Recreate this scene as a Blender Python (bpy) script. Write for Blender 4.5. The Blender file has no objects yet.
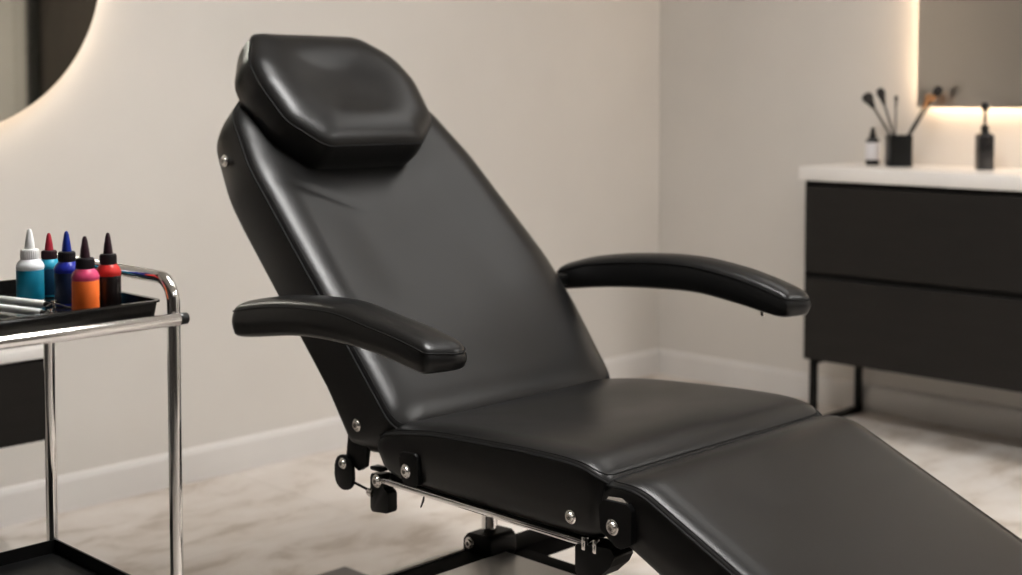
import bpy, bmesh, math, random
from mathutils import Vector, Matrix

random.seed(7)
SC = bpy.context.scene
COL = SC.collection
PI = math.pi

# ------------------------------------------------------------------ materials
def mat(name, color, rough=0.5, metal=0.0, spec=0.5, var=0.0, var_scale=6.0, bump=0.0, bump_scale=80.0,
        coat=0.0, rough_var=0.0, stretch=None, color2=None, detail=4.0):
    m = bpy.data.materials.new(name); m.use_nodes = True
    nt = m.node_tree; N = nt.nodes; L = nt.links
    b = N['Principled BSDF']
    b.inputs['Roughness'].default_value = rough
    b.inputs['Metallic'].default_value = metal
    b.inputs['Specular IOR Level'].default_value = spec
    b.inputs['Coat Weight'].default_value = coat
    tc = N.new('ShaderNodeTexCoord'); mp = N.new('ShaderNodeMapping')
    if stretch: mp.inputs['Scale'].default_value = stretch
    L.new(tc.outputs['Object'], mp.inputs['Vector'])
    nz = N.new('ShaderNodeTexNoise'); nz.inputs['Scale'].default_value = var_scale
    nz.inputs['Detail'].default_value = detail
    L.new(mp.outputs['Vector'], nz.inputs['Vector'])
    rp = N.new('ShaderNodeValToRGB')
    c = Vector(color)
    lo = c * (1 - var); hi = Vector(color2) if color2 else c * (1 + var)
    rp.color_ramp.elements[0].position = 0.35; rp.color_ramp.elements[1].position = 0.65
    rp.color_ramp.elements[0].color = (*lo, 1); rp.color_ramp.elements[1].color = (*[min(1, v) for v in hi], 1)
    L.new(nz.outputs['Fac'], rp.inputs['Fac']); L.new(rp.outputs['Color'], b.inputs['Base Color'])
    if rough_var:
        mr = N.new('ShaderNodeMapRange')
        mr.inputs['To Min'].default_value = max(0.02, rough - rough_var); mr.inputs['To Max'].default_value = rough + rough_var
        L.new(nz.outputs['Fac'], mr.inputs['Value']); L.new(mr.outputs['Result'], b.inputs['Roughness'])
    if bump:
        nb = N.new('ShaderNodeTexNoise'); nb.inputs['Scale'].default_value = bump_scale; nb.inputs['Detail'].default_value = 3
        L.new(tc.outputs['Object'], nb.inputs['Vector'])
        bp = N.new('ShaderNodeBump'); bp.inputs['Strength'].default_value = bump; bp.inputs['Distance'].default_value = 0.002
        L.new(nb.outputs['Fac'], bp.inputs['Height']); L.new(bp.outputs['Normal'], b.inputs['Normal'])
    return m

def emit(name, color, strength):
    m = bpy.data.materials.new(name); m.use_nodes = True
    nt = m.node_tree; N = nt.nodes; N.remove(N['Principled BSDF'])
    e = N.new('ShaderNodeEmission'); e.inputs['Color'].default_value = (*color, 1); e.inputs['Strength'].default_value = strength
    nt.links.new(e.outputs[0], N['Material Output'].inputs[0])
    return m

M = {}
M['leather'] = mat('black_leather', (0.0065, 0.0063, 0.0062), rough=0.32, spec=0.26, var=0.12, var_scale=9, bump=0.10, bump_scale=420, rough_var=0.05)
M['leather_pad'] = mat('black_arm_leather', (0.0065, 0.0063, 0.0062), rough=0.32, spec=0.24, var=0.1, var_scale=9, bump=0.06, bump_scale=420)
M['welt'] = mat('black_welt', (0.008, 0.008, 0.008), rough=0.6, spec=0.1, var=0.1, var_scale=40)
M['black_metal'] = mat('black_powder_coat', (0.0040, 0.0040, 0.0040), rough=0.40, spec=0.14, var=0.1, var_scale=30, bump=0.03, bump_scale=300)
M['black_plastic'] = mat('black_plastic', (0.006, 0.006, 0.006), rough=0.30, spec=0.3, var=0.1, var_scale=20)
M['matte_black'] = mat('matte_black_steel', (0.0045, 0.0044, 0.0043), rough=0.75, spec=0.06, var=0.1, var_scale=20)
M['chrome'] = mat('chrome', (0.72, 0.71, 0.70), rough=0.09, metal=1.0, var=0.02, var_scale=12)
M['steel'] = mat('brushed_steel', (0.62, 0.60, 0.57), rough=0.25, metal=1.0, var=0.06, var_scale=30)
M['plate_steel'] = mat('satin_steel_plate', (0.78, 0.76, 0.73), rough=0.42, metal=0.55, var=0.04, var_scale=14)
M['base_plate'] = mat('brown_black_steel', (0.075, 0.064, 0.060), rough=0.5, var=0.1, var_scale=14)
M['wall'] = mat('warm_beige_plaster', (0.62, 0.588, 0.548), rough=0.85, spec=0.25, var=0.03, var_scale=1.6, bump=0.05, bump_scale=60)
M['reflect_dark'] = mat('added_charcoal_wall', (0.06, 0.056, 0.052), rough=0.8, spec=0.25, var=0.05, var_scale=2)  # charcoal invented for unseen surfaces so the chrome reflects something dark
M['ceiling'] = mat('white_ceiling', (0.70, 0.69, 0.67), rough=0.9, spec=0.2, var=0.02, var_scale=2)
M['baseboard'] = mat('white_baseboard', (0.66, 0.635, 0.61), rough=0.5, var=0.02, var_scale=5)
M['worktop'] = mat('white_worktop', (0.76, 0.73, 0.70), rough=0.28, var=0.03, var_scale=7)
M['cabinet'] = mat('charcoal_cabinet', (0.0080, 0.0068, 0.0058), rough=0.5, spec=0.28, var=0.12, var_scale=5, stretch=(1, 1, 5))
M['cabinet_dark'] = mat('shadow_gap_black', (0.004, 0.004, 0.004), rough=0.6, spec=0.2, var=0.1, var_scale=9)
M['door_dark'] = mat('added_brown_door', (0.035, 0.026, 0.019), rough=0.55, var=0.25, var_scale=4, stretch=(6, 6, 1))
M['mirror'] = mat('mirror_glass', (0.52, 0.51, 0.455), rough=0.03, metal=1.0, var=0.01, var_scale=2)
M['mirror_soft'] = mat('satin_mirror_glass', (0.46, 0.43, 0.39), rough=0.30, metal=1.0, var=0.01, var_scale=2)
M['mirror_edge'] = mat('mirror_edge', (0.10, 0.08, 0.06), rough=0.4, var=0.1, var_scale=9)
M['led'] = emit('warm_led', (1.0, 0.80, 0.60), 13.0)
M['led_warm'] = emit('warmer_led', (1.0, 0.74, 0.50), 30.0)
M['panel'] = emit('added_panel_light', (1.0, 0.985, 0.96), 24.0)  # emission for the added ceiling panels, from here to the dim one
M['panel_key'] = emit('added_bright_light', (1.0, 0.985, 0.96), 80.0)
M['panel_soft'] = emit('added_soft_light', (1.0, 0.985, 0.97), 6.0)
M['panel_right'] = emit('added_strong_light', (1.0, 0.975, 0.94), 30.0)
M['panel_dim'] = emit('added_dim_light', (1.0, 0.97, 0.93), 5.0)
M['white_frame'] = mat('added_light_frame', (0.75, 0.74, 0.72), rough=0.5, var=0.02, var_scale=9)
M['white_plastic'] = mat('white_plastic', (0.80, 0.80, 0.79), rough=0.35, var=0.02, var_scale=20)
M['pen_white'] = mat('pale_grey_plastic', (0.80, 0.82, 0.82), rough=0.3, var=0.03, var_scale=30)
M['label_white'] = mat('white_paper_label', (0.72, 0.70, 0.72), rough=0.6, var=0.02, var_scale=30)
M['bristle'] = mat('dark_bristles', (0.018, 0.014, 0.012), rough=0.8, var=0.3, var_scale=120)
M['bristle_tan'] = mat('tan_bristles', (0.42, 0.21, 0.09), rough=0.8, var=0.25, var_scale=120)
M['copper'] = mat('copper_ferrule', (0.60, 0.32, 0.16), rough=0.3, metal=1.0, var=0.05, var_scale=30)
M['amber_black'] = mat('black_glass', (0.014, 0.013, 0.013), rough=0.2, var=0.1, var_scale=20)

def floor_material():
    m = bpy.data.materials.new('mottled_stone_floor'); m.use_nodes = True
    nt = m.node_tree; N = nt.nodes; L = nt.links; b = N['Principled BSDF']
    tc = N.new('ShaderNodeTexCoord')
    mp = N.new('ShaderNodeMapping'); mp.inputs['Scale'].default_value = (1.0, 1.7, 1.0); mp.inputs['Rotation'].default_value = (0, 0, 0.25)
    L.new(tc.outputs['Object'], mp.inputs['Vector'])
    n1 = N.new('ShaderNodeTexNoise'); n1.inputs['Scale'].default_value = 3.8; n1.inputs['Detail'].default_value = 7; n1.inputs['Roughness'].default_value = 0.62; n1.inputs['Distortion'].default_value = 0.35
    L.new(mp.outputs['Vector'], n1.inputs['Vector'])
    r1 = N.new('ShaderNodeValToRGB'); e = r1.color_ramp.elements
    e[0].position = 0.36; e[0].color = (0.50, 0.43, 0.365, 1); e[1].position = 0.62; e[1].color = (0.74, 0.69, 0.645, 1)
    k = e.new(0.48); k.color = (0.67, 0.61, 0.555, 1)
    L.new(n1.outputs['Fac'], r1.inputs['Fac'])
    # wide tile joints, faint
    bk = N.new('ShaderNodeTexBrick'); bk.offset = 0.5
    bk.inputs['Color1'].default_value = (1, 1, 1, 1); bk.inputs['Color2'].default_value = (0.95, 0.95, 0.95, 1); bk.inputs['Mortar'].default_value = (0.86, 0.85, 0.84, 1)
    bk.inputs['Scale'].default_value = 1.0; bk.inputs['Mortar Size'].default_value = 0.004; bk.inputs['Brick Width'].default_value = 1.2; bk.inputs['Row Height'].default_value = 0.6
    bk.inputs['Mortar Smooth'].default_value = 0.3
    L.new(tc.outputs['Object'], bk.inputs['Vector'])
    mx = N.new('ShaderNodeMix'); mx.data_type = 'RGBA'; mx.blend_type = 'MULTIPLY'; mx.inputs[0].default_value = 1.0
    L.new(r1.outputs['Color'], mx.inputs[6]); L.new(bk.outputs['Color'], mx.inputs[7])
    L.new(mx.outputs[2], b.inputs['Base Color'])
    mr = N.new('ShaderNodeMapRange'); mr.inputs['To Min'].default_value = 0.30; mr.inputs['To Max'].default_value = 0.48
    L.new(n1.outputs['Fac'], mr.inputs['Value']); L.new(mr.outputs['Result'], b.inputs['Roughness'])
    b.inputs['Specular IOR Level'].default_value = 0.4
    return m
M['floor'] = floor_material()

# ------------------------------------------------------------------ object helpers
def thing(name, loc, label, cat, group=None):
    o = bpy.data.objects.new(name, None); COL.objects.link(o)
    o.location = loc; o.empty_display_size = 0.05
    o['label'] = label; o['category'] = cat
    if group: o['group'] = group
    return o

def root_of(o):
    while o.parent: o = o.parent
    return o

def build(name, bm, material, parent=None, smooth=True, angle=38, label=None, origin=None):
    """link a bmesh (world coordinates) as one mesh object under parent"""
    bmesh.ops.recalc_face_normals(bm, faces=bm.faces)
    org = Vector(root_of(parent).location) if parent else (Vector(origin) if origin else Vector((0, 0, 0)))
    for v in bm.verts: v.co -= org
    me = bpy.data.meshes.new(name); bm.to_mesh(me); bm.free()
    if smooth:
        for p in me.polygons: p.use_smooth = True
        me.set_sharp_from_angle(angle=math.radians(angle))
    me.materials.append(material)
    o = bpy.data.objects.new(name, me); COL.objects.link(o)
    if parent: o.parent = parent
    else: o.location = org
    if label: o['label'] = label
    return o

def struct(name, bm, material):
    o = build(name, bm, material, None, smooth=False); o['kind'] = 'structure'
    return o

def B(): return bmesh.new()

def box(bm, lo, hi, bev=0.0, seg=2):
    vs = [bm.verts.new((x, y, z)) for x in (lo[0], hi[0]) for y in (lo[1], hi[1]) for z in (lo[2], hi[2])]
    idx = [(0, 1, 3, 2), (4, 6, 7, 5), (0, 4, 5, 1), (2, 3, 7, 6), (0, 2, 6, 4), (1, 5, 7, 3)]
    fs = [bm.faces.new([vs[i] for i in q]) for q in idx]
    if bev > 0:
        es = list({e for f in fs for e in f.edges})
        bmesh.ops.bevel(bm, geom=es, offset=bev, segments=seg, profile=0.5, affect='EDGES')
    return bm

def ring_frame(t):
    t = Vector(t).normalized()
    a = Vector((0, 0, 1)) if abs(t.z) < 0.9 else Vector((1, 0, 0))
    u = t.cross(a).normalized(); v = t.cross(u).normalized()
    return u, v

def tube(bm, pts, r, n=12, closed=False, cap=True):
    """swept round tube with parallel-transported frames; r may be a list"""
    pts = [Vector(p) for p in pts]; K = len(pts)
    rr = r if isinstance(r, (list, tuple)) else [r] * K
    tang = []
    for i in range(K):
        a = pts[(i - 1) % K] if (closed or i > 0) else pts[i]
        b = pts[(i + 1) % K] if (closed or i < K - 1) else pts[i]
        tang.append((b - a).normalized())
    u, v = ring_frame(tang[0]); rings = []
    for i in range(K):
        t = tang[i]
        u = (u - t * u.dot(t)).normalized(); v = t.cross(u).normalized()
        rings.append([bm.verts.new(pts[i] + (u * math.cos(2 * PI * k / n) + v * math.sin(2 * PI * k / n)) * rr[i]) for k in range(n)])
    for i in range(K if closed else K - 1):
        A, C_ = rings[i], rings[(i + 1) % K]
        for k in range(n): bm.faces.new((A[k], A[(k + 1) % n], C_[(k + 1) % n], C_[k]))
    if cap and not closed:
        bm.faces.new(list(reversed(rings[0]))); bm.faces.new(rings[-1])
    return bm

def fillet(pts, rad, n=8):
    """round the inner corners of a polyline"""
    pts = [Vector(p) for p in pts]; out = [pts[0]]
    for i in range(1, len(pts) - 1):
        a, p, b = pts[i - 1], pts[i], pts[i + 1]
        d1 = (a - p).normalized(); d2 = (b - p).normalized()
        ang = d1.angle(d2); l = rad / math.tan(ang / 2)
        s = p + d1 * l; e = p + d2 * l
        c = p + (d1 + d2).normalized() * (rad / math.sin(ang / 2))
        va = s - c; vb = e - c; w = va.angle(vb)
        for k in range(n + 1):
            t = k / n
            out.append(c + (va * math.sin((1 - t) * w) + vb * math.sin(t * w)) / math.sin(w))
    out.append(pts[-1])
    return out

def lathe(bm, prof, base, axis=(0, 0, 1), n=32):
    """prof: list of (radius, height) along axis from base"""
    ax = Vector(axis).normalized(); u, v = ring_frame(ax); base = Vector(base); rings = []
    for r, h in prof:
        if r < 1e-6: rings.append([bm.verts.new(base + ax * h)])
        else: rings.append([bm.verts.new(base + ax * h + (u * math.cos(2 * PI * k / n) + v * math.sin(2 * PI * k / n)) * r) for k in range(n)])
    for A, C_ in zip(rings, rings[1:]):
        for k in range(n):
            a = [A[k % len(A)], A[(k + 1) % len(A)], C_[(k + 1) % len(C_)], C_[k % len(C_)]]
            f = []
            for x in a:
                if x not in f: f.append(x)
            if len(f) >= 3: bm.faces.new(f)
    for Rg, rev in ((rings[0], True), (rings[-1], False)):
        if len(Rg) > 2: bm.faces.new(list(reversed(Rg)) if rev else Rg)
    return bm

def rounded(poly, radii, n=8):
    """round the corners of a 2-D polygon"""
    K = len(poly); out = []
    if not isinstance(radii, (list, tuple)): radii = [radii] * K
    for i in range(K):
        a, p, b = Vector(poly[i - 1]), Vector(poly[i]), Vector(poly[(i + 1) % K])
        rad = radii[i]
        d1 = (a - p); d2 = (b - p); m = min(d1.length, d2.length) * 0.49
        d1.normalize(); d2.normalize(); ang = d1.angle(d2)
        l = rad / math.tan(ang / 2) if ang < PI - 1e-3 else 0
        if l > m: l = m; rad = l * math.tan(ang / 2)
        if rad < 1e-5 or l == 0: out.append(p.copy()); continue
        s = p + d1 * l; e = p + d2 * l; c = p + (d1 + d2).normalized() * (rad / math.sin(ang / 2))
        va = s - c; vb = e - c; w = va.angle(vb)
        for k in range(n + 1):
            t = k / n; out.append(c + (va * math.sin((1 - t) * w) + vb * math.sin(t * w)) / math.sin(w))
    return out

def resample(poly, n):
    P = [Vector(p) for p in poly]; K = len(P)
    L_ = [0]
    for i in range(K): L_.append(L_[-1] + (P[(i + 1) % K] - P[i]).length)
    tot = L_[-1]; out = []; j = 0
    for k in range(n):
        s = tot * k / n
        while L_[j + 1] < s: j += 1
        f = (s - L_[j]) / max(1e-9, L_[j + 1] - L_[j])
        out.append(P[j].lerp(P[(j + 1) % K], f))
    return out

def cushion(outline, fmap, th, crown, roll, rb=0.02, bulge=0.004, shape=None, n=180):
    """upholstered pad: 2-D outline, sides down to depth th, crowned face. fmap(u,v,w,side) -> world.
       w: -th .. 0 is the side wall, >0 the face."""
    O = resample(outline, n)
    us = [p.x for p in O]; vs = [p.y for p in O]
    cu, cv = (min(us) + max(us)) / 2, (min(vs) + max(vs)) / 2
    hu, hv = (max(us) - min(us)) / 2, (max(vs) - min(vs)) / 2
    def inset(d, s=1.0):
        return [((p.x - cu) * (1 - d / hu) * s + cu, (p.y - cv) * (1 - d / hv) * s + cv) for p in O]
    rings = []
    for s in (0.3, 0.6, 0.85): rings.append(([*inset(rb, s)], -th, 0))
    for k in range(7):
        a = k / 6 * PI / 2
        rings.append((inset(rb * (1 - math.sin(a))), -th + rb * (1 - math.cos(a)), 0))
    for k in range(1, 8):
        t = k / 8
        rings.append((inset(-bulge * 4 * t * (1 - t)), -(th - rb) * (1 - t), 0))
    rings.append((inset(0), 0.0, 0))
    for k in range(1, 13):
        t = k / 12; d = roll * (1 - math.cos(t * PI / 2))
        h = crown * math.sin(t * PI / 2)
        rings.append((inset(d), h, t))
    for k in range(1, 15):
        s = 1 - k / 15.0
        rings.append((inset(roll, s), crown, 1 + k / 15.0))
    bm = B(); prev = None; first = None
    for pts, w, t in rings:
        row = []
        for (u, v) in pts:
            ww = w + (shape(u, v, t) if (shape and t > 0) else 0)
            row.append(bm.verts.new(fmap(u, v, ww)))
        if prev:
            for k in range(n): bm.faces.new((prev[k], prev[(k + 1) % n], row[(k + 1) % n], row[k]))
        else: first = row
        prev = row
    cw = crown + (shape(cu, cv, 2.0) if shape else 0)
    c1 = bm.verts.new(fmap(cu, cv, cw)); c0 = bm.verts.new(fmap(cu, cv, -th))
    for k in range(n):
        bm.faces.new((prev[k], prev[(k + 1) % n], c1)); bm.faces.new((first[(k + 1) % n], first[k], c0))
    return bm

def welt(outline, fmap, r=0.0028, n=200, w=0.001, grow=0.0005, second=None):
    O = resample(outline, n)
    us = [p.x for p in O]; vs = [p.y for p in O]
    cu, cv = (min(us) + max(us)) / 2, (min(vs) + max(vs)) / 2
    hu, hv = (max(us) - min(us)) / 2, (max(vs) - min(vs)) / 2
    bm = B()
    def loop(d, ww, rr):
        tube(bm, [fmap((p.x - cu) * (1 - d / hu) + cu, (p.y - cv) * (1 - d / hv) + cv, ww) for p in O], rr, n=8, closed=True)
    loop(-grow, w, r)
    if second: loop(second[0], second[1], second[2])
    return bm

def lerp_fn(pts):
    pts = sorted(pts)
    def f(x):
        if x <= pts[0][0]: return pts[0][1]
        for i in range(len(pts) - 1):
            (a, fa), (b, fb) = pts[i], pts[i + 1]
            if x <= b:
                # smooth (Catmull-Rom) interpolation
                fm = pts[i - 1] if i > 0 else (a - (b - a), fa - (fb - fa))
                fn = pts[i + 2] if i + 2 < len(pts) else (b + (b - a), fb + (fb - fa))
                m0 = (fb - fm[1]) / (b - fm[0]) * (b - a); m1 = (fn[1] - fa) / (fn[0] - a) * (b - a)
                t = (x - a) / (b - a); t2 = t * t; t3 = t2 * t
                return (2 * t3 - 3 * t2 + 1) * fa + (t3 - 2 * t2 + t) * m0 + (-2 * t3 + 3 * t2) * fb + (t3 - t2) * m1
        return pts[-1][1]
    return f

def prism_yz(bm, poly, x0, x1, bev=0.0):
    """extrude a (y,z) outline between two x planes"""
    a = [bm.verts.new((x0, p[0], p[1])) for p in poly]; b = [bm.verts.new((x1, p[0], p[1])) for p in poly]
    n = len(poly); f0 = bm.faces.new(a); f1 = bm.faces.new(list(reversed(b)))
    for k in range(n): bm.faces.new((a[k], b[k], b[(k + 1) % n], a[(k + 1) % n]))
    if bev:
        bmesh.ops.bevel(bm, geom=list(f0.edges) + list(f1.edges), offset=bev, segments=2, profile=0.5, affect='EDGES')
    return bm

# ------------------------------------------------------------------ the room
XR, YB, XL, YF, HC = 4.58, 3.62, -1.6, -2.6, 2.75
T = 0.12
struct('floor', box(B(), (XL - T, YF - T, -0.1), (XR + T, YB + T, 0)), M['floor'])
struct('ceiling', box(B(), (XL - T, YF - T, HC), (XR + T, YB + T, HC + 0.1)), M['ceiling'])
struct('wall_back', box(B(), (XL - T, YB, 0), (XR + T, YB + T, HC)), M['wall'])
struct('wall_right', box(B(), (XR, YF - T, 0), (XR + T, YB, HC)), M['wall'])
struct('wall_left', box(B(), (XL - T, YF - T, 0), (XL, YB, HC)), M['reflect_dark'])  # unseen wall, dark tone chosen for its reflections
struct('wall_front', box(B(), (XL, YF - T, 0), (XR, YF, HC)), M['wall'])

def baseboard(name, poly, axis, a, b):
    bm = B()
    P0 = []; P1 = []
    for d, z in poly:
        if axis == 'x': P0.append((a, YB - d, z)); P1.append((b, YB - d, z))
        else: P0.append((XR - d, a, z)); P1.append((XR - d, b, z))
    A = [bm.verts.new(p) for p in P0]; C_ = [bm.verts.new(p) for p in P1]; n = len(A)
    bm.faces.new(A); bm.faces.new(list(reversed(C_)))
    for k in range(n): bm.faces.new((A[k], C_[k], C_[(k + 1) % n], A[(k + 1) % n]))
    return struct(name, bm, M['baseboard'])
prof = [(0, 0), (0.016, 0), (0.016, 0.088), (0.012, 0.098), (0.006, 0.104), (0, 0.106)]
baseboard('baseboard_back', prof, 'x', XL, XR)
baseboard('baseboard_right', prof, 'y', YF, YB - 0.016)

# added door, out of view, giving the round mirror its dark reflection
d = build('added_door', box(B(), (XR - 0.03, -2.10, 0.0), (XR - 0.001, -1.10, 2.12), 0.004), M['door_dark'], None, smooth=False)
d['kind'] = 'structure'
fb = B()
box(fb, (XR - 0.05, -2.29, 0), (XR - 0.001, -2.10, 2.25)); box(fb, (XR - 0.05, -1.10, 0), (XR - 0.001, -0.98, 2.25)); box(fb, (XR - 0.05, -2.10, 2.12), (XR - 0.001, -1.10, 2.25))
build('added_door_frame', fb, M['cabinet_dark'], d, smooth=False)
hb = B(); tube(hb, fillet([(XR - 0.03, -1.2, 1.0), (XR - 0.08, -1.2, 1.0), (XR - 0.08, -1.32, 1.0)], 0.012), 0.008)
build('added_door_handle', hb, M['steel'], d)

struct('added_dark_panel', box(B(), (XL + .002, YF + .001, 0.0), (3.0, YF + .03, 2.5), 0.003, 1), M['reflect_dark'])  # dark panel added out of view to darken reflections in the chrome

# unseen ceiling lights, added to light the room and put highlights on the leather
def added_ceiling_light(x, y, w, l, label, m='panel'):
    t = thing('added_ceiling_light', (x, y, HC - 0.04), label, 'ceiling light', 'added ceiling light panels')
    bm = B()
    for lo, hi in (((x - w / 2 - .03, y - l / 2 - .03), (x - w / 2, y + l / 2 + .03)), ((x + w / 2, y - l / 2 - .03), (x + w / 2 + .03, y + l / 2 + .03)),
                   ((x - w / 2, y - l / 2 - .03), (x + w / 2, y - l / 2)), ((x - w / 2, y + l / 2), (x + w / 2, y + l / 2 + .03))):
        box(bm, (*lo, HC - 0.045), (*hi, HC - 0.001))
    build('frame', bm, M['white_frame'], t, smooth=False)
    build('diffuser', box(B(), (x - w / 2, y - l / 2, HC - 0.035), (x + w / 2, y + l / 2, HC - 0.02)), M[m], t, smooth=False)
added_ceiling_light(3.35, 1.55, 0.7, 1.3, 'added dim white ceiling panel light over the floor before the long vanity', 'panel_dim')  # added for a faint sheen on the backrest
added_ceiling_light(1.62, 1.42, 0.30, 1.15, 'added narrow bright ceiling panel light right above the tattoo chair', 'panel_key')  # added for the highlight on the backrest's left roll
added_ceiling_light(0.9, -1.4, 0.7, 1.3, 'added dim ceiling panel light behind the viewer, near the front wall', 'panel_soft')  # added fill light behind the camera
added_ceiling_light(3.55, -0.7, 0.7, 1.3, 'added bright ceiling panel light nearest the added brown door', 'panel_right')  # added to brighten the right wall

# ------------------------------------------------------------------ mirrors
def round_mirror():
    cx, cz, R, yg = 1.4626, 1.5740, 0.4779, YB - 0.058
    t = thing('wall_mirror', (cx, YB - 0.01, cz), 'large round backlit mirror on the beige wall above the trolley', 'mirror')
    bm = B(); lathe(bm, [(0, 0), (R, 0), (R, 0.006), (0, 0.006)], (cx, yg + 0.006, cz), (0, -1, 0), 128)
    g = build('mirror_glass', bm, M['mirror'], t, angle=30)
    bm = B(); tube(bm, [(cx + math.cos(a) * (R - .001), yg + .004, cz + math.sin(a) * (R - .001)) for a in [2 * PI * k / 128 for k in range(128)]], 0.004, 8, closed=True)
    build('frame', bm, M['mirror_edge'], t)
    bm = B(); lathe(bm, [(R - 0.10, 0), (R - 0.10, 0.051), (R - 0.06, 0.051), (R - 0.06, 0)], (cx, YB - 0.001, cz), (0, -1, 0), 96)
    build('mounting_ring', bm, M['white_plastic'], t)
    bm = B(); tube(bm, [(cx + math.cos(a) * (R - .022), YB - 0.034, cz + math.sin(a) * (R - .022)) for a in [2 * PI * k / 128 for k in range(128)]], 0.008, 8, closed=True)
    build('led_strip', bm, M['led'], t, label='glowing warm LED strip')
round_mirror()

def rect_mirror():
    y1, y0, z0, z1, xg = 2.393, 1.22, 1.1565, 2.10, XR - 0.058
    t = thing('wall_mirror', (XR - 0.01, (y0 + y1) / 2, z0), 'rectangular backlit mirror above the long charcoal vanity', 'mirror')
    build('mirror_glass', box(B(), (xg, y0, z0), (xg + 0.006, y1, z1), 0.001, 1), M['mirror_soft'], t, smooth=False)
    for ya in (y0 + .1, y1 - .14): build('mounting_bracket', box(B(), (XR - .052, ya, z0 + .1), (XR - .001, ya + .04, z1 - .1)), M['white_plastic'], t, smooth=False)
    bm = B(); i = 0.022; x = XR - 0.034
    tube(bm, fillet([(x, (y0 + y1) / 2, z0 + i), (x, y1 - i, z0 + i), (x, y1 - i, z1 - i), (x, y0 + i, z1 - i), (x, y0 + i, z0 + i), (x, (y0 + y1) / 2 - .001, z0 + i)], 0.015), 0.008, 8)
    build('led_strip', bm, M['led_warm'], t, label='glowing warm LED strip')
rect_mirror()

# ------------------------------------------------------------------ long vanity on the right
VX0, VX1, VY0, VY1, VZ0, VZ1 = 4.18, 4.555, 1.15, 2.638, 0.251, 0.896
t = thing('vanity_cabinet', (4.39, 1.9, 0), 'long charcoal two-drawer vanity cabinet on a thin black metal frame', 'cabinet')
build('carcass', box(B(), (VX0 + .02, VY0, VZ0), (VX1, VY1, VZ1), 0.002, 1), M['cabinet_dark'], t, smooth=False)
build('end_panel', box(B(), (VX0 + .004, VY1 - .001, VZ0), (VX1, VY1 + 0.004, VZ1), 0.001, 1), M['cabinet'], t, smooth=False)
for z0, z1 in ((VZ0, 0.548), (0.570, VZ1 - 0.018)):
    dr = build('drawer', box(B(), (VX0, VY0 + .003, z0), (VX0 + .022, VY1 + .003, z1), 0.003, 2), M['cabinet'], t, smooth=False)
def leg_frame(y):
    bm = B(); s = 0.011
    for x in (VX0 + .045, VX1 - .014): box(bm, (x - s, y - s, 0.0), (x + s, y + s, VZ0))
    box(bm, (VX0 + .045 - s, y - s, 0.0), (VX1 - .014 + s, y + s, 0.022)); box(bm, (VX0 + .045 - s, y - s, VZ0 - .022), (VX1 - .014 + s, y + s, VZ0))
    build('leg_frame', bm, M['black_metal'], t, smooth=False)
leg_frame(VY1 - 0.013); leg_frame(VY0 + 0.06)
WZ = 0.9455
t = build('worktop', box(B(), (VX0 - .012, VY0 - .01, VZ1), (XR - .002, VY1 + .024, WZ), 0.004, 2), M['worktop'], None, origin=(4.39, 1.9, VZ1))
t['label'] = 'white stone worktop on the long charcoal vanity'; t['category'] = 'worktop'

# things on the worktop
def small_bottle():
    x, y = 4.43, 2.516; t = thing('dropper_bottle', (x, y, WZ), 'small black bottle with a white label beside the brush cup', 'bottle')
    bm = B(); lathe(bm, [(0, 0), (.022, 0), (.0245, .003), (.0245, .088), (.021, .097), (.010, .102), (.010, .106), (0, .106)], (x, y, WZ)); build('body', bm, M['amber_black'], t)
    bm = B(); lathe(bm, [(.0249, .020), (.0252, .0205), (.0252, .082), (.0249, .0825)], (x, y, WZ)); build('label', bm, M['label_white'], t, label='white paper label')
    bm = B(); lathe(bm, [(.0125, .100), (.0125, .116), (.009, .118), (.008, .130), (.004, .138), (0, .139)], (x, y, WZ)); build('cap', bm, M['black_plastic'], t)
small_bottle()
cupx, cupy, CT = 4.42, 2.406, WZ + 0.112
def cup():
    h = 0.044; bm = B()
    t = thing('brush_cup', (cupx, cupy, WZ), 'square black cup holding makeup brushes on the white worktop', 'cup')
    # the square faces the room corner-on like the worktop edge
    O = rounded([(-h, -h), (h, -h), (h, h), (-h, h)], 0.008, 4); I = rounded([(-h + .005, -h + .005), (h - .005, -h + .005), (h - .005, h - .005), (-h + .005, h - .005)], 0.005, 4)
    n = len(O); ca, sa = math.cos(PI / 4), math.sin(PI / 4)
    R_ = lambda p: (cupx + (p.x * ca - p.y * sa) * .9, cupy + (p.x * sa + p.y * ca) * .9)
    r0 = [bm.verts.new((*R_(p), WZ)) for p in O]; r1 = [bm.verts.new((*R_(p), CT)) for p in O]
    r2 = [bm.verts.new((*R_(p), CT)) for p in I]; r3 = [bm.verts.new((*R_(p), WZ + .006)) for p in I]
    for a, b in ((r0, r1), (r1, r2), (r2, r3)):
        for k in range(n): bm.faces.new((a[k], a[(k + 1) % n], b[(k + 1) % n], b[k]))
    bm.faces.new(r0); bm.faces.new(r3)
    build('body', bm, M['black_plastic'], t, angle=30)
cup()
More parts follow.
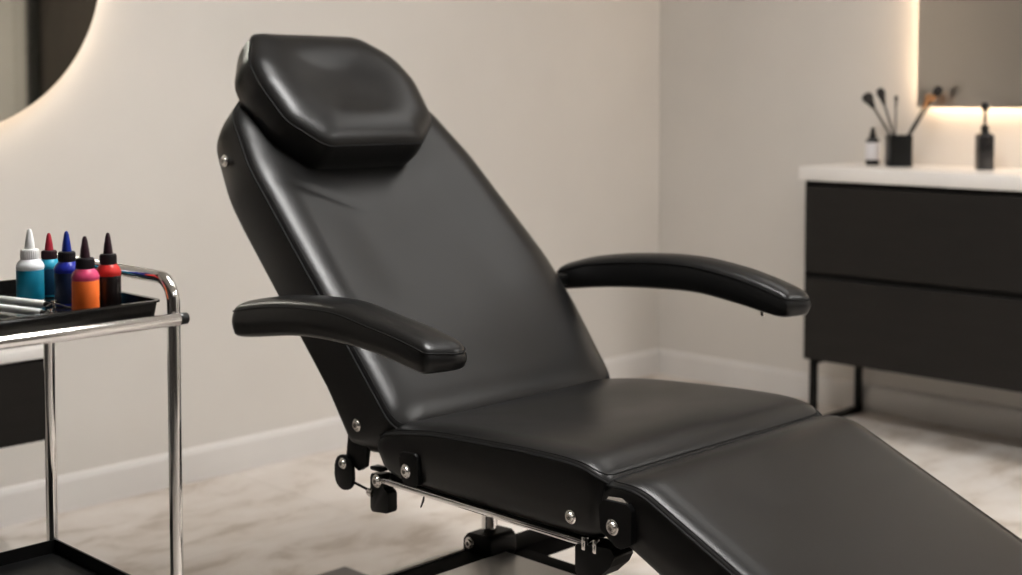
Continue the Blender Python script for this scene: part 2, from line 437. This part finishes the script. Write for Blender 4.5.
def brush(foot, tip, hr, hl, label, bmat='bristle', ferr='black_metal', hw=0.003):
    """foot (dx,dy) inside the cup, tip (dx,dy,dz above cup rim)"""
    a = Vector((cupx + foot[0], cupy + foot[1], WZ + 0.012)); b = Vector((cupx + tip[0], cupy + tip[1], CT + tip[2]))
    t = thing('makeup_brush', a, label, 'brush', 'makeup brushes in the black cup')
    dr = (b - a).normalized(); L_ = (b - a).length
    bm = B(); tube(bm, [a, a + dr * .04, a + dr * (L_ - hl - .02)], [hw * .7, hw * 1.1, hw], 10); build('handle', bm, M['black_plastic'], t)
    f0 = a + dr * (L_ - hl - .022)
    bm = B(); lathe(bm, [(hw, 0), (hw * 1.3, .002), (hr * .62, .024), (hr * .6, .026)], f0, dr, 14); build('ferrule', bm, M[ferr], t)
    bm = B(); lathe(bm, [(hr * .55, 0), (hr * .9, hl * .35), (hr, hl * .6), (hr * .85, hl * .82), (hr * .45, hl * .97), (0, hl)], f0 + dr * .024, dr, 16); build('bristles', bm, M[bmat], t)
brush((.030, -.016), (-.080, .090, .147), .021, .040, 'makeup brush with full dark head leaning furthest left in the cup', hw=.004)
brush((-.010, -.020), (-.060, .046, .166), .016, .040, 'slim dark makeup brush leaning left, second from the left in the cup', hw=.0035)
brush((-.022, .004), (-.014, .006, .140), .007, .020, 'thin upright makeup brush in the middle of the cup', hw=.0025)
brush((-.022, .014), (.046, -.132, .172), .017, .040, 'dark-tipped makeup brush leaning furthest right, before the mirror edge', 'bristle', 'copper', hw=.004)
brush((.002, .026), (.056, -.092, .146), .015, .036, 'tan makeup brush with a copper ferrule leaning right in the cup', 'bristle_tan', 'copper', hw=.0035)

def pump():
    x, y = 4.43, 2.090; t = thing('soap_dispenser', (x, y, WZ), 'black square pump bottle standing below the rectangular mirror', 'dispenser')
    bm = B(); h = .026
    O = rounded([(-h, -h), (h, -h), (h, h), (-h, h)], 0.007, 5); n = len(O); ca = math.cos(PI / 4)
    prev = None; first = None
    for s, z in ((.94, 0), (1, .003), (1, .112), (.93, .120), (.55, .127), (.36, .130)):
        row = [bm.verts.new((x + (p.x * ca - p.y * ca) * s, y + (p.x * ca + p.y * ca) * s, WZ + z)) for p in O]
        if prev:
            for k in range(n): bm.faces.new((prev[k], prev[(k + 1) % n], row[(k + 1) % n], row[k]))
        else: bm.faces.new(row)
        prev = row
    bm.faces.new(prev)
    build('body', bm, M['amber_black'], t)
    bm = B(); lathe(bm, [(.0125, .126), (.0135, .128), (.0135, .150), (.011, .153), (.005, .154), (.005, .205), (0, .205)], (x, y, WZ)); build('collar', bm, M['black_plastic'], t)
    bm = B(); lathe(bm, [(.004, .200), (.012, .203), (.013, .222), (.010, .229), (0, .230)], (x, y, WZ))
    tube(bm, fillet([(x, y, WZ + .218), (x - .026, y - .016, WZ + .220), (x - .036, y - .022, WZ + .209)], .008), .0045, 10); build('pump_head', bm, M['black_plastic'], t)
pump()

# ------------------------------------------------------------------ floating console under the round mirror
t = thing('wall_console', (0.8, 3.45, 0.332), 'black floating console cabinet under the round mirror, seen behind the trolley', 'cabinet')
build('carcass', box(B(), (0.1, 3.225, 0.332), (1.588, YB - .001, 0.540), 0.003, 2), M['cabinet_dark'], t, smooth=False)
for a, b in ((0.102, 0.832), (0.838, 1.59)):
    build('drawer', box(B(), (a, 3.20, 0.330), (b, 3.224, 0.537), 0.005, 2), M['cabinet'], t, smooth=False)
t = build('worktop', box(B(), (0.09, 3.19, 0.541), (1.60, YB - .001, 0.569), 0.004, 2), M['worktop'], None, origin=(0.8, 3.45, 0.541))
t['label'] = 'white worktop on the black floating console behind the trolley'; t['category'] = 'worktop'

# ------------------------------------------------------------------ trolley
TXL, TXR, TYF, TYB = 0.27, 1.014, 1.670, 2.046
t = thing('tool_trolley', (0.65, 1.87, 0), 'chrome tube trolley with black shelves left of the treatment chair', 'trolley')
for x in (TXR, TXL):
    bm = B(); tube(bm, fillet([(x, TYF, 0.075), (x, TYF, 0.941), (x, TYB, 0.941), (x, TYB, 0.075)], 0.036, 10), 0.0092, 20)
    build('side_frame', bm, M['chrome'], t)
for y, nm in ((TYF - .018, 'front'), (TYB + .018, 'rear')):
    bm = B(); tube(bm, [(TXL - .02, y, 0.8865), (TXR - .003, y, 0.8865)], 0.0090, 20); rl = build('rail', bm, M['chrome'], t)
    for x, s in ((TXR - .003, 1), (TXL - .02, -1)):
        bm = B(); lathe(bm, [(.0080, 0), (.0084, .001), (.0084, .012), (.007, .014), (0, .0142)], (x, y, 0.8865), (s, 0, 0), 20); build('end_cap', bm, M['black_plastic'], rl, label='black plastic end cap')
for x in (TXR - .012, TXL + .012):
    bm = B(); tube(bm, [(x, TYF, 0.8775), (x, TYB, 0.8775)], 0.005, 12); build('cross_bar', bm, M['chrome'], t)
def open_tray(x0, x1, y0, y1, zb, zt, lip=0.0, wall=0.003, flare=0.0, r=0.012):
    """tray with low walls and a small outward lip"""
    def ring(g, z): 
        O = rounded([(x0 - g, y0 - g), (x1 + g, y0 - g), (x1 + g, y1 + g), (x0 - g, y1 + g)], max(.002, r + g), 5)
        return [bm.verts.new((p.x, p.y, z)) for p in O]
    bm = B()
    rows = [ring(0, zb), ring(flare, zt - .003), ring(flare + lip, zt - .003), ring(flare + lip, zt), ring(flare - wall, zt), ring(-wall, zb + wall)]
    n = len(rows[0])
    for A, C_ in zip(rows, rows[1:]):
        for k in range(n): bm.faces.new((A[k], A[(k + 1) % n], C_[(k + 1) % n], C_[k]))
    bm.faces.new(list(reversed(rows[0]))); bm.faces.new(rows[-1])
    return bm
for z in (0.458, 0.130):
    build('shelf', open_tray(TXL - .002, TXR + .002, TYF + .012, TYB - .008, z, z + 0.024, 0, .003, 0, .004), M['black_metal'], t, angle=20, label='black sheet metal shelf')
for x in (TXL, TXR):
    for y in (TYF, TYB):
        bm = B(); lathe(bm, [(.006, 0), (.013, .004), (.014, .012), (.010, .020), (.010, .024)], (x, y, 0.058), n=16)
        box(bm, (x - .013, y - .012, .022), (x - .010, y + .012, .064)); box(bm, (x + .010, y - .012, .022), (x + .013, y + .012, .064))
        c = build('caster', bm, M['black_plastic'], t)
        bm = B(); lathe(bm, [(0, -.009), (.022, -.009), (.026, -.006), (.026, .006), (.022, .009), (0, .009)], (x, y, .0262), (1, 0, 0), 28); build('wheel', bm, M['black_plastic'], c)

# tray on the trolley
FZ = 0.8935   # tray floor
t = build('utensil_tray', open_tray(0.40, 0.996, 1.684, 2.024, 0.8885, 0.912, 0.004, .003, 0.004, .010), mat('gloss_black_tray', (0.006, 0.0058, 0.0055), rough=0.14, spec=.4, var=0.1, var_scale=9), None, angle=20, origin=(0.69, 1.875, 0.889))
t['label'] = 'shallow black tray holding ink bottles on top of the chrome trolley'; t['category'] = 'tray'

def squeeze_bottle(x, y, r, h, label, body, lab, cap, tip):
    z = FZ - .0004
    t = thing('ink_bottle', (x, y, z), label, 'bottle', 'ink bottles on the black tray')
    k = h / .114
    zs = [q * k for q in (0, .003, .0515, .0565, .063, .0675, .069)]
    bm = B(); lathe(bm, [(0, 0), (r * .93, 0), (r, zs[1]), (r, zs[2]), (r * 1.03, zs[2] + .0015), (r * 1.03, zs[3]), (r * .92, zs[4] - .001), (r * .70, zs[5] - .001), (r * .55, zs[6]), (0, zs[6])], (x, y, z), n=40)
    build('body', bm, body, t)
    bm = B(); lathe(bm, [(r * 1.002, .004 * k), (r * 1.014, .0045 * k), (r * 1.014, .0500 * k), (r * 1.002, .0505 * k)], (x, y, z), n=40); build('label', bm, lab, t, label='plain coloured wrap label')
    bm = B(); lathe(bm, [(r * .64, .067 * k), (r * .67, .068 * k), (r * .67, .081 * k), (r * .63, .0825 * k), (r * .36, .083 * k)], (x, y, z), n=36)
    for q in range(28):
        a = 2 * PI * q / 28; c, s = math.cos(a), math.sin(a); rr = r * .67
        tube(bm, [(x + c * rr, y + s * rr, z + .0685 * k), (x + c * rr, y + s * rr, z + .0805 * k)], .0006, 5)
    build('cap', bm, cap, t)
    bm = B(); lathe(bm, [(r * .38, .082 * k), (r * .39, .084 * k), (r * .33, .094 * k), (r * .20, .109 * k), (r * .13, .113 * k), (r * .07, .114 * k), (0, .114 * k)], (x, y, z), n=30); build('nozzle', bm, tip, t)
PL = lambda n, c, r=.32: mat(n, c, rough=r, spec=.24, var=0.04, var_scale=25)
white = PL('white_bottle', (.72, .74, .76)); teal = PL('teal_label', (.004, .17, .27), .4); navy = PL('navy_label', (.006, .014, .042), .35); dteal = PL('dark_teal_label', (.006, .035, .075), .35)
tealp = PL('teal_plastic', (.02, .28, .42)); bluep = PL('blue_plastic', (.015, .025, .30)); pinkp = PL('pink_plastic', (.62, .06, .16)); redp = PL('red_plastic', (.52, .025, .022))
orange = PL('orange_label', (.95, .18, .032), .45); blackl = PL('black_label', (.010, .008, .008), .22)
redtip = PL('red_nozzle', (.33, .02, .035)); bluetip = PL('blue_nozzle', (.01, .03, .26)); plum = PL('plum_nozzle', (.028, .012, .018)); blackcap = PL('black_cap', (.012, .010, .012), .45); whitecap = PL('white_cap', (.78, .78, .77))
plumcap = PL('plum_cap', (.030, .010, .014), .45)
squeeze_bottle(0.9200, 1.912, .0196, .1085, 'white-capped ink bottle with a teal label, leftmost on the tray', white, teal, whitecap, whitecap)
squeeze_bottle(0.9680, 1.9475, .0166, .0965, 'ink bottle with a red pointed nozzle behind the teal-labelled one', tealp, dteal, plumcap, redtip)
squeeze_bottle(0.9437, 1.844, .0178, .1085, 'ink bottle with a blue nozzle and navy label in the middle of the tray', bluep, navy, blackcap, bluetip)
squeeze_bottle(0.9185, 1.7417, .0184, .1105, 'ink bottle with an orange label and pink shoulder at the tray front', pinkp, orange, blackcap, plum)
squeeze_bottle(0.9655, 1.763, .0172, .1105, 'black-labelled ink bottle with a red shoulder, rightmost on the tray', redp, blackl, blackcap, plum)

def tattoo_pen(a, b, label, flip=1):
    a = Vector(a); b = Vector(b); d_ = (b - a).normalized(); s = Vector((-d_.y, d_.x, 0)) * flip
    t = thing('tattoo_pen', a, label, 'tattoo pen', 'white tattoo pens on the tray')
    r = .0052
    bm = B(); tube(bm, [a, a + d_ * .004, b - d_ * .006, b], [r * .75, r, r, r * .8], 16); build('handle', bm, M['pen_white'], t)
    bm = B(); tube(bm, [b, b + d_ * .003, b + d_ * .010], [r * .7, r * .75, r * .6], 14); build('collar', bm, M['black_plastic'], t)
    e = b + d_ * .009; up = Vector((0, 0, .006))
    bm = B(); tube(bm, [e - s * .006 - up * .4, e + d_ * .010 + s * .005 + up], .0012, 8); tube(bm, [e + s * .006 - up * .4, e + d_ * .010 - s * .004 + up], .0012, 8)
    tube(bm, [e + d_ * .008 + up * 1.1, e + d_ * .010 - up * .7], .0019, 8)
    build('clamp', bm, M['steel'], t, label='bright steel clamp')
    bm = B(); tube(bm, [e + d_ * .008 + up * .6, e + d_ * .045 + s * .006 - up * .6], .0008, 8); build('needle', bm, M['steel'], t)
tattoo_pen((0.868, 1.985, FZ + .0058), (0.905, 1.836, FZ + .0058), 'white tattoo pen lying further back on the tray, against the teal bottle', 1)
tattoo_pen((0.826, 1.930, FZ + .0058), (0.866, 1.768, FZ + .0058), 'white tattoo pen lying nearer the front rim of the tray', -1)

# ------------------------------------------------------------------ the treatment chair
CXC = 1.875
chair = thing('tattoo_chair', (CXC, 1.75, 0), 'black leather reclining tattoo chair in the middle of the room', 'chair')

def bolt(parent, p, axis, r=.0115, sunk=True):
    """chrome bolt head with a washer and hex socket"""
    bm = B(); n = 24
    lathe(bm, [(0, -.004), (r * .9, -.004), (r, -.002), (r, .0015), (r * .86, .003), (r * .72, .003), (r * .66, .005), (r * .58, .0062), (r * .36, .0062), (r * .34, .0025), (0, .0025)], p, axis, n)
    return build('bolt', bm, M['steel'], parent, angle=25, label='steel bolt head')
def plate(name, poly, x0, x1, parent, m='black_metal', rad=.012, bev=.0015, label=None):
    bm = B(); prism_yz(bm, rounded(poly, rad, 6), x0, x1, bev); return build(name, bm, M[m], parent, angle=30, label=label)

# --- backrest
TH = math.radians(46.77)
U = Vector((0, math.cos(TH), math.sin(TH))); NN = Vector((0, -math.sin(TH), math.cos(TH)))
P0 = Vector((CXC, 1.875, 0.615))
def map_back(u, v, w):
    if w < 0:
        f = 1.0
        if v > 0.52: f = 1 - 0.22 * ((v - 0.52) / 0.30) ** 1.3
        f += .15 * max(0, min(1, (.14 - v) / .18))
        v = v + .05 * (abs(w) / .112) ** 3 * max(0, min(1, (.12 - v) / .16))
        w *= f
    return P0 + Vector((u, 0, 0)) + U * v + NN * w
back_out = rounded([(-.302, -.045), (.306, -.045), (.338, .17), (.342, .30), (.327, .42), (.305, .60), (.269, .74), (.215, .812), (-.215, .812), (-.285, .745), (-.310, .60), (-.307, .40), (-.304, .20)],
                   [.045, .045, .3, .3, .3, .3, .09, .09, .09, .09, .3, .3, .3], 10)
def back_shape(u, v, t):
    k = max(0, min(1, (t - 0.6) / 0.9)); k = k * k * (3 - 2 * k)
    a = (u / .30) ** 2
    dish = -.016 * (1 - min(1, a)) * math.exp(-((v - .36) / .30) ** 2)
    # shallow creases on the left bolster and a soft lumbar swell
    cr = -.0022 * math.exp(-((u + .19 + (v - .50) * .5) / .075) ** 2) * math.exp(-((v - .515 - (u + .2) * -.45) / .010) ** 2)
    lum = .007 * math.exp(-((v - .16) / .10) ** 2) * (1 - min(1, a))
    return (dish + lum) * k + cr * min(1, t)
br = build('backrest', cushion(back_out, map_back, .112, .026, .080, .014, .004, back_shape, n=220), M['leather'], chair)
build('piping', welt(back_out, map_back, .0026, second=(.006, .0085, .0016)), M['welt'], br)

# --- headrest
def map_head(u, v, w):
    off = .090 + w - .10 * (v - .75) * 0
    return P0 + Vector((u - .047, 0, 0)) + U * (v - .018) + NN * off
head_out = rounded([(-.132, .592), (.128, .592), (.197, .655), (.213, .77), (.192, .85), (.118, .912), (-.160, .912), (-.207, .83), (-.211, .765), (-.197, .665)],
                   [.045, .045, .06, .12, .12, .07, .03, .10, .10, .07], 8)
def head_shape(u, v, t):
    k = max(0, min(1, (t - 0.5) / 1.0)); k = k * k * (3 - 2 * k)
    return -.014 * k * math.exp(-(u / .11) ** 2) * math.exp(-((v - .79) / .13) ** 2)
hr = build('headrest', cushion(head_out, map_head, .086, .030, .075, .014, .005, head_shape, n=200), M['leather'], chair)
build('piping', welt(head_out, map_head, .0022), M['welt'], hr)

# --- seat
zs = lerp_fn([(1.34, .584), (1.352, .600), (1.40, .614), (1.50, .615), (1.571, .612), (1.70, .605), (1.772, .598), (1.868, .581), (1.895, .570)])
zb = lerp_fn([(1.34, .508), (1.40, .500), (1.60, .498), (1.80, .500), (1.86, .507), (1.895, .530)])
def map_seat(u, v, w):
    z = zs(v) + w if w >= 0 else zs(v) + (w / .10) * (zs(v) - zb(v))
    return Vector((CXC + u, v, z))
seat_out = rounded([(-.305, 1.345), (.326, 1.342), (.300, 1.893), (-.305, 1.903)], [.022, .016, .05, .03], 10)
def seat_shape(u, v, t):
    k = max(0, min(1, (t - 0.6) / 1.0)); k = k * k * (3 - 2 * k)
    return -.012 * k * (1 - min(1, (u / .29) ** 2)) * math.exp(-((v - 1.66) / .16) ** 2)
st = build('seat', cushion(seat_out, map_seat, .10, .017, .050, .022, .004, seat_shape), M['leather'], chair)
build('piping', welt(seat_out, map_seat, .0026, second=(.006, .0075, .0015)), M['welt'], st)
build('seat_pan', box(B(), (1.585, 1.39, .489), (2.165, 1.88, .509), .006), M['black_metal'], chair)

# --- leg rest
LA = math.radians(25.5)
LU = Vector((0, -math.cos(LA), -math.sin(LA))); LN = Vector((0, -math.sin(LA), math.cos(LA)))
LP = Vector((1.880, 1.312, 0.6125))
def map_leg(u, v, w):
    e = max(0, .06 - v) / .06
    return LP + Vector((u, 0, 0)) + LU * v + LN * (w - .017 * e * e * (1 if w > -.02 else .3)) + Vector((0, .0, 0))
leg_out = rounded([(-.308, -.036), (.314, -.036), (.326, .66), (-.308, .66)], [.035, .035, .05, .05], 10)
lg = build('leg_rest', cushion(leg_out, map_leg, .096, .017, .050, .022, .004), M['leather'], chair)
build('piping', welt(leg_out, map_leg, .0026, second=(.006, .0075, .0015)), M['welt'], lg)

# --- arm rests
def arm(x0, x1, fs, fbm, y0, y1, knob, skew):
    zs_, zb_ = lerp_fn(fs), lerp_fn(fbm)
    def mp_(u, v, w):
        z = zs_(v) + w if w >= 0 else zs_(v) + (w / .05) * (zs_(v) - zb_(v))
        return Vector((u, v, z))
    out = rounded([(x0, y0 + skew), (x1, y0), (x1, y1), (x0, y1)], [.012, .03, .03, .02], 8)
    out = [Vector(p) for p in out]
    a = build('armrest', cushion(out, mp_, .05, .018, .036, .010, .003, None, n=160), M['leather_pad'], chair)
    build('piping', welt(out, mp_, .0016), M['welt'], a)
    kx, ky, kz = knob
    bm = B(); lathe(bm, [(.003, 0), (.003, -.008), (.0055, -.010), (.006, -.016), (.004, -.019), (0, -.0195)], (kx, ky, kz), n=16)
    build('screw', bm, M['steel'], a, label='small steel screw head')
    return a
arm(1.440, 1.526, [(1.575, .774), (1.617, .783), (1.679, .796), (1.76, .808), (1.864, .821), (2.03, .812), (2.162, .790), (2.19, .784)],
    [(1.575, .756), (1.622, .748), (1.657, .752), (1.728, .763), (1.82, .770), (1.955, .768), (2.125, .745), (2.19, .741)], 1.580, 2.172, (1.485, 1.70, .762), .034)
arm(2.245, 2.325, [(1.42, .785), (1.45, .797), (1.482, .806), (1.524, .818), (1.591, .832), (1.695, .844), (1.816, .842), (1.963, .825), (2.06, .801), (2.12, .786)],
    [(1.42, .772), (1.45, .765), (1.482, .764), (1.507, .767), (1.581, .779), (1.676, .790), (1.766, .789), (1.91, .779), (2.035, .763), (2.12, .750)], 1.432, 2.078, (2.272, 1.53, .776), .026)
bm = B(); box(bm, (1.512, 2.09, .758), (1.585, 2.14, .800), .006); build('arm_bracket', bm, M['black_metal'], chair)
bm = B(); box(bm, (2.185, 2.03, .772), (2.255, 2.06, .798), .006); build('arm_bracket', bm, M['black_metal'], chair)

# --- hardware on the visible side and mirrored on the far side
def hardware(side):
    """side -1: the side facing the viewer, +1: the far side"""
    X = lambda dx: CXC + side * (.305 + dx)          # dx measured outwards from the cushion side
    ax = (side, 0, 0)
    # linkage at the foot of the backrest
    bolt(chair, (X(-.001), 1.952, .586), ax, .0125)
    plate('link_bar', [(1.983, .585), (1.925, .575), (1.937, .508), (1.955, .497), (1.992, .515)], *sorted((X(-.016), X(-.006))), chair, rad=.006)
    plate('link_bar', [(2.016, .522), (1.966, .522), (1.964, .456), (2.019, .456)], *sorted((X(-.006), X(.002))), chair, rad=.023)
    bolt(chair, (X(.003), 1.990, .507), ax, .0105)
    bm = B(); tube(bm, [(X(-.004), 1.968, .474), (X(-.004), 1.905, .466)], .0026, 8); build('link_rod', bm, M['black_metal'], chair)
    bm = B(); lathe(bm, [(0, -.006), (.007, -.006), (.008, 0), (.007, .006), (0, .006)], (X(-.002), 1.914, .466), (0, 1, .1), 14); build('rod_end', bm, M['steel'], chair, label='steel rod end')
    # rear clamp
    plate('clamp', [(1.916, .502), (1.880, .506), (1.880, .478), (1.866, .476), (1.866, .436), (1.916, .430)], *sorted((X(-.024), X(-.002))), chair, rad=.006)
    bolt(chair, (X(.0), 1.894, .492), ax, .0125)
    bm = B(); box(bm, (min(X(-.02), X(0)), 1.885, .509), (max(X(-.02), X(0)), 1.915, .516), .002); build('lever_tab', bm, M['black_plastic'], chair)
    # rail
    bm = B(); box(bm, (min(X(-.012), X(.0)), 1.378, .489), (max(X(-.012), X(.0)), 1.882, .500), .003); build('side_rail', bm, M['chrome'], chair, label='polished steel rail')
    # pads plates on seat side and at the knee joint
    plate('bolt_plate', [(1.823, .562), (1.773, .567), (1.768, .507), (1.812, .505)], *sorted((X(-.004), X(.010))), chair, rad=.010, bev=.003)
    bolt(chair, (X(.011), 1.800, .531), ax, .0125)
    bolt(chair, (X(.003), 1.412, .533), ax, .0115)
    p = plate('knee_plate', [(1.347, .566), (1.338, .578), (1.290, .580), (1.281, .570), (1.281, .520), (1.305, .506), (1.343, .530)], *sorted((X(-.002), X(.012))), chair, rad=.010, bev=.003)
    plate('knee_shim', [(1.337, .574), (1.330, .584), (1.303, .587), (1.289, .580), (1.300, .570), (1.330, .570)], *sorted((X(-.002), X(.008))), chair, 'chrome', rad=.004, bev=.001, label='chrome shim')
    bolt(chair, (X(.013), 1.317, .540), ax, .0125)
    # front clamp below the rail
    plate('clamp', [(1.404, .492), (1.330, .500), (1.322, .488), (1.332, .470), (1.356, .448), (1.404, .442)], *sorted((X(-.045), X(.002))), chair, rad=.006)
    for y in (1.384, 1.361):
        bm = B(); box(bm, (min(X(-.004), X(.006)), y - .004, .486), (max(X(-.004), X(.006)), y + .004, .508), .002); build('rail_stop', bm, M['chrome'], chair, label='chrome rail stop')
hardware(-1); hardware(1)
bm = B(); tube(bm, [(1.58, 1.774, .492), (1.578, 1.776, .478), (1.576, 1.780, .466)], [.001, .0022, .0012], 8); build('latch_pin', bm, M['black_plastic'], chair)
for s in (-1, 1):
    p = map_back(s * .311, .667, -.058); bolt(chair, p, (s, 0, 0), .0125)

# --- lift: rod, pivot, cross frame, column and base
bm = B(); lathe(bm, [(.0155, .335), (.0155, .492)], (1.826, 1.860, 0), n=28); build('lift_rod', bm, M['chrome'], chair, label='polished steel rod')
bm = B(); prism_yz(bm, rounded([(1.898, .298), (1.898, .332), (1.884, .347), (1.822, .350), (1.822, .298)], .012, 6), 1.792, 1.862, .003); build('pivot_block', bm, M['black_metal'], chair)
bolt(chair, (1.790, 1.878, .327), (-1, 0, 0), .0125)
build('cross_beam', box(B(), (1.42, 1.828, .270), (2.33, 1.898, .308), .004), M['matte_black'], chair)
build('cross_beam', box(B(), (1.845, 1.05, .262), (1.900, 1.93, .302), .004), M['matte_black'], chair)
build('beam_trim', box(B(), (1.42, 1.892, .296), (1.79, 1.906, .312), .002), M['plate_steel'], chair, label='polished steel trim strip')
build('gusset_plate', box(B(), (1.56, 1.45, .304), (1.836, 1.826, .313), .003), M['plate_steel'], chair, label='satin steel plate')
bm = B(); lathe(bm, [(.075, .05), (.062, .06), (.062, .262)], (1.875, 1.70, 0), n=36); build('column', bm, M['black_metal'], chair)
build('base_plate', box(B(), (1.70, 0.95, 0), (2.032, 2.574, .05), .008, 3), M['base_plate'], chair, label='flat dark brown steel base plate')

# ------------------------------------------------------------------ camera
cam = bpy.data.cameras.new('camera'); co = bpy.data.objects.new('camera', cam); COL.objects.link(co)
F = 1350.0
cam.sensor_fit = 'HORIZONTAL'; cam.sensor_width = 36.0; cam.lens = F / 1022 * 36
co.location = (0, 0, 1.2)
heading = math.radians(44.6)              # room X axis lies this far to the right of the view
fw = Vector((math.cos(heading), math.sin(heading), 0)); tilt = math.radians(3)
dirv = fw * math.cos(tilt) - Vector((0, 0, 1)) * math.sin(tilt)
co.rotation_euler = dirv.to_track_quat('-Z', 'Y').to_euler()
cam.shift_y = -(287.5 - 166.0) / 1022
cam.dof.use_dof = True; cam.dof.focus_distance = 2.18; cam.dof.aperture_fstop = 3.1
cam.clip_start = 0.02
SC.camera = co

w = bpy.data.worlds.new('world'); SC.world = w; w.use_nodes = True
w.node_tree.nodes['Background'].inputs[0].default_value = (1, 0.95, 0.9, 1); w.node_tree.nodes['Background'].inputs[1].default_value = 0.3

vs = SC.view_settings
vs.view_transform = 'Standard'; vs.look = 'None'; vs.exposure = -0.22; vs.gamma = 1.0
try: vs.use_curve_mapping = False
except Exception: pass
SC.cycles.use_denoising = True
SC.cycles.max_bounces = 10
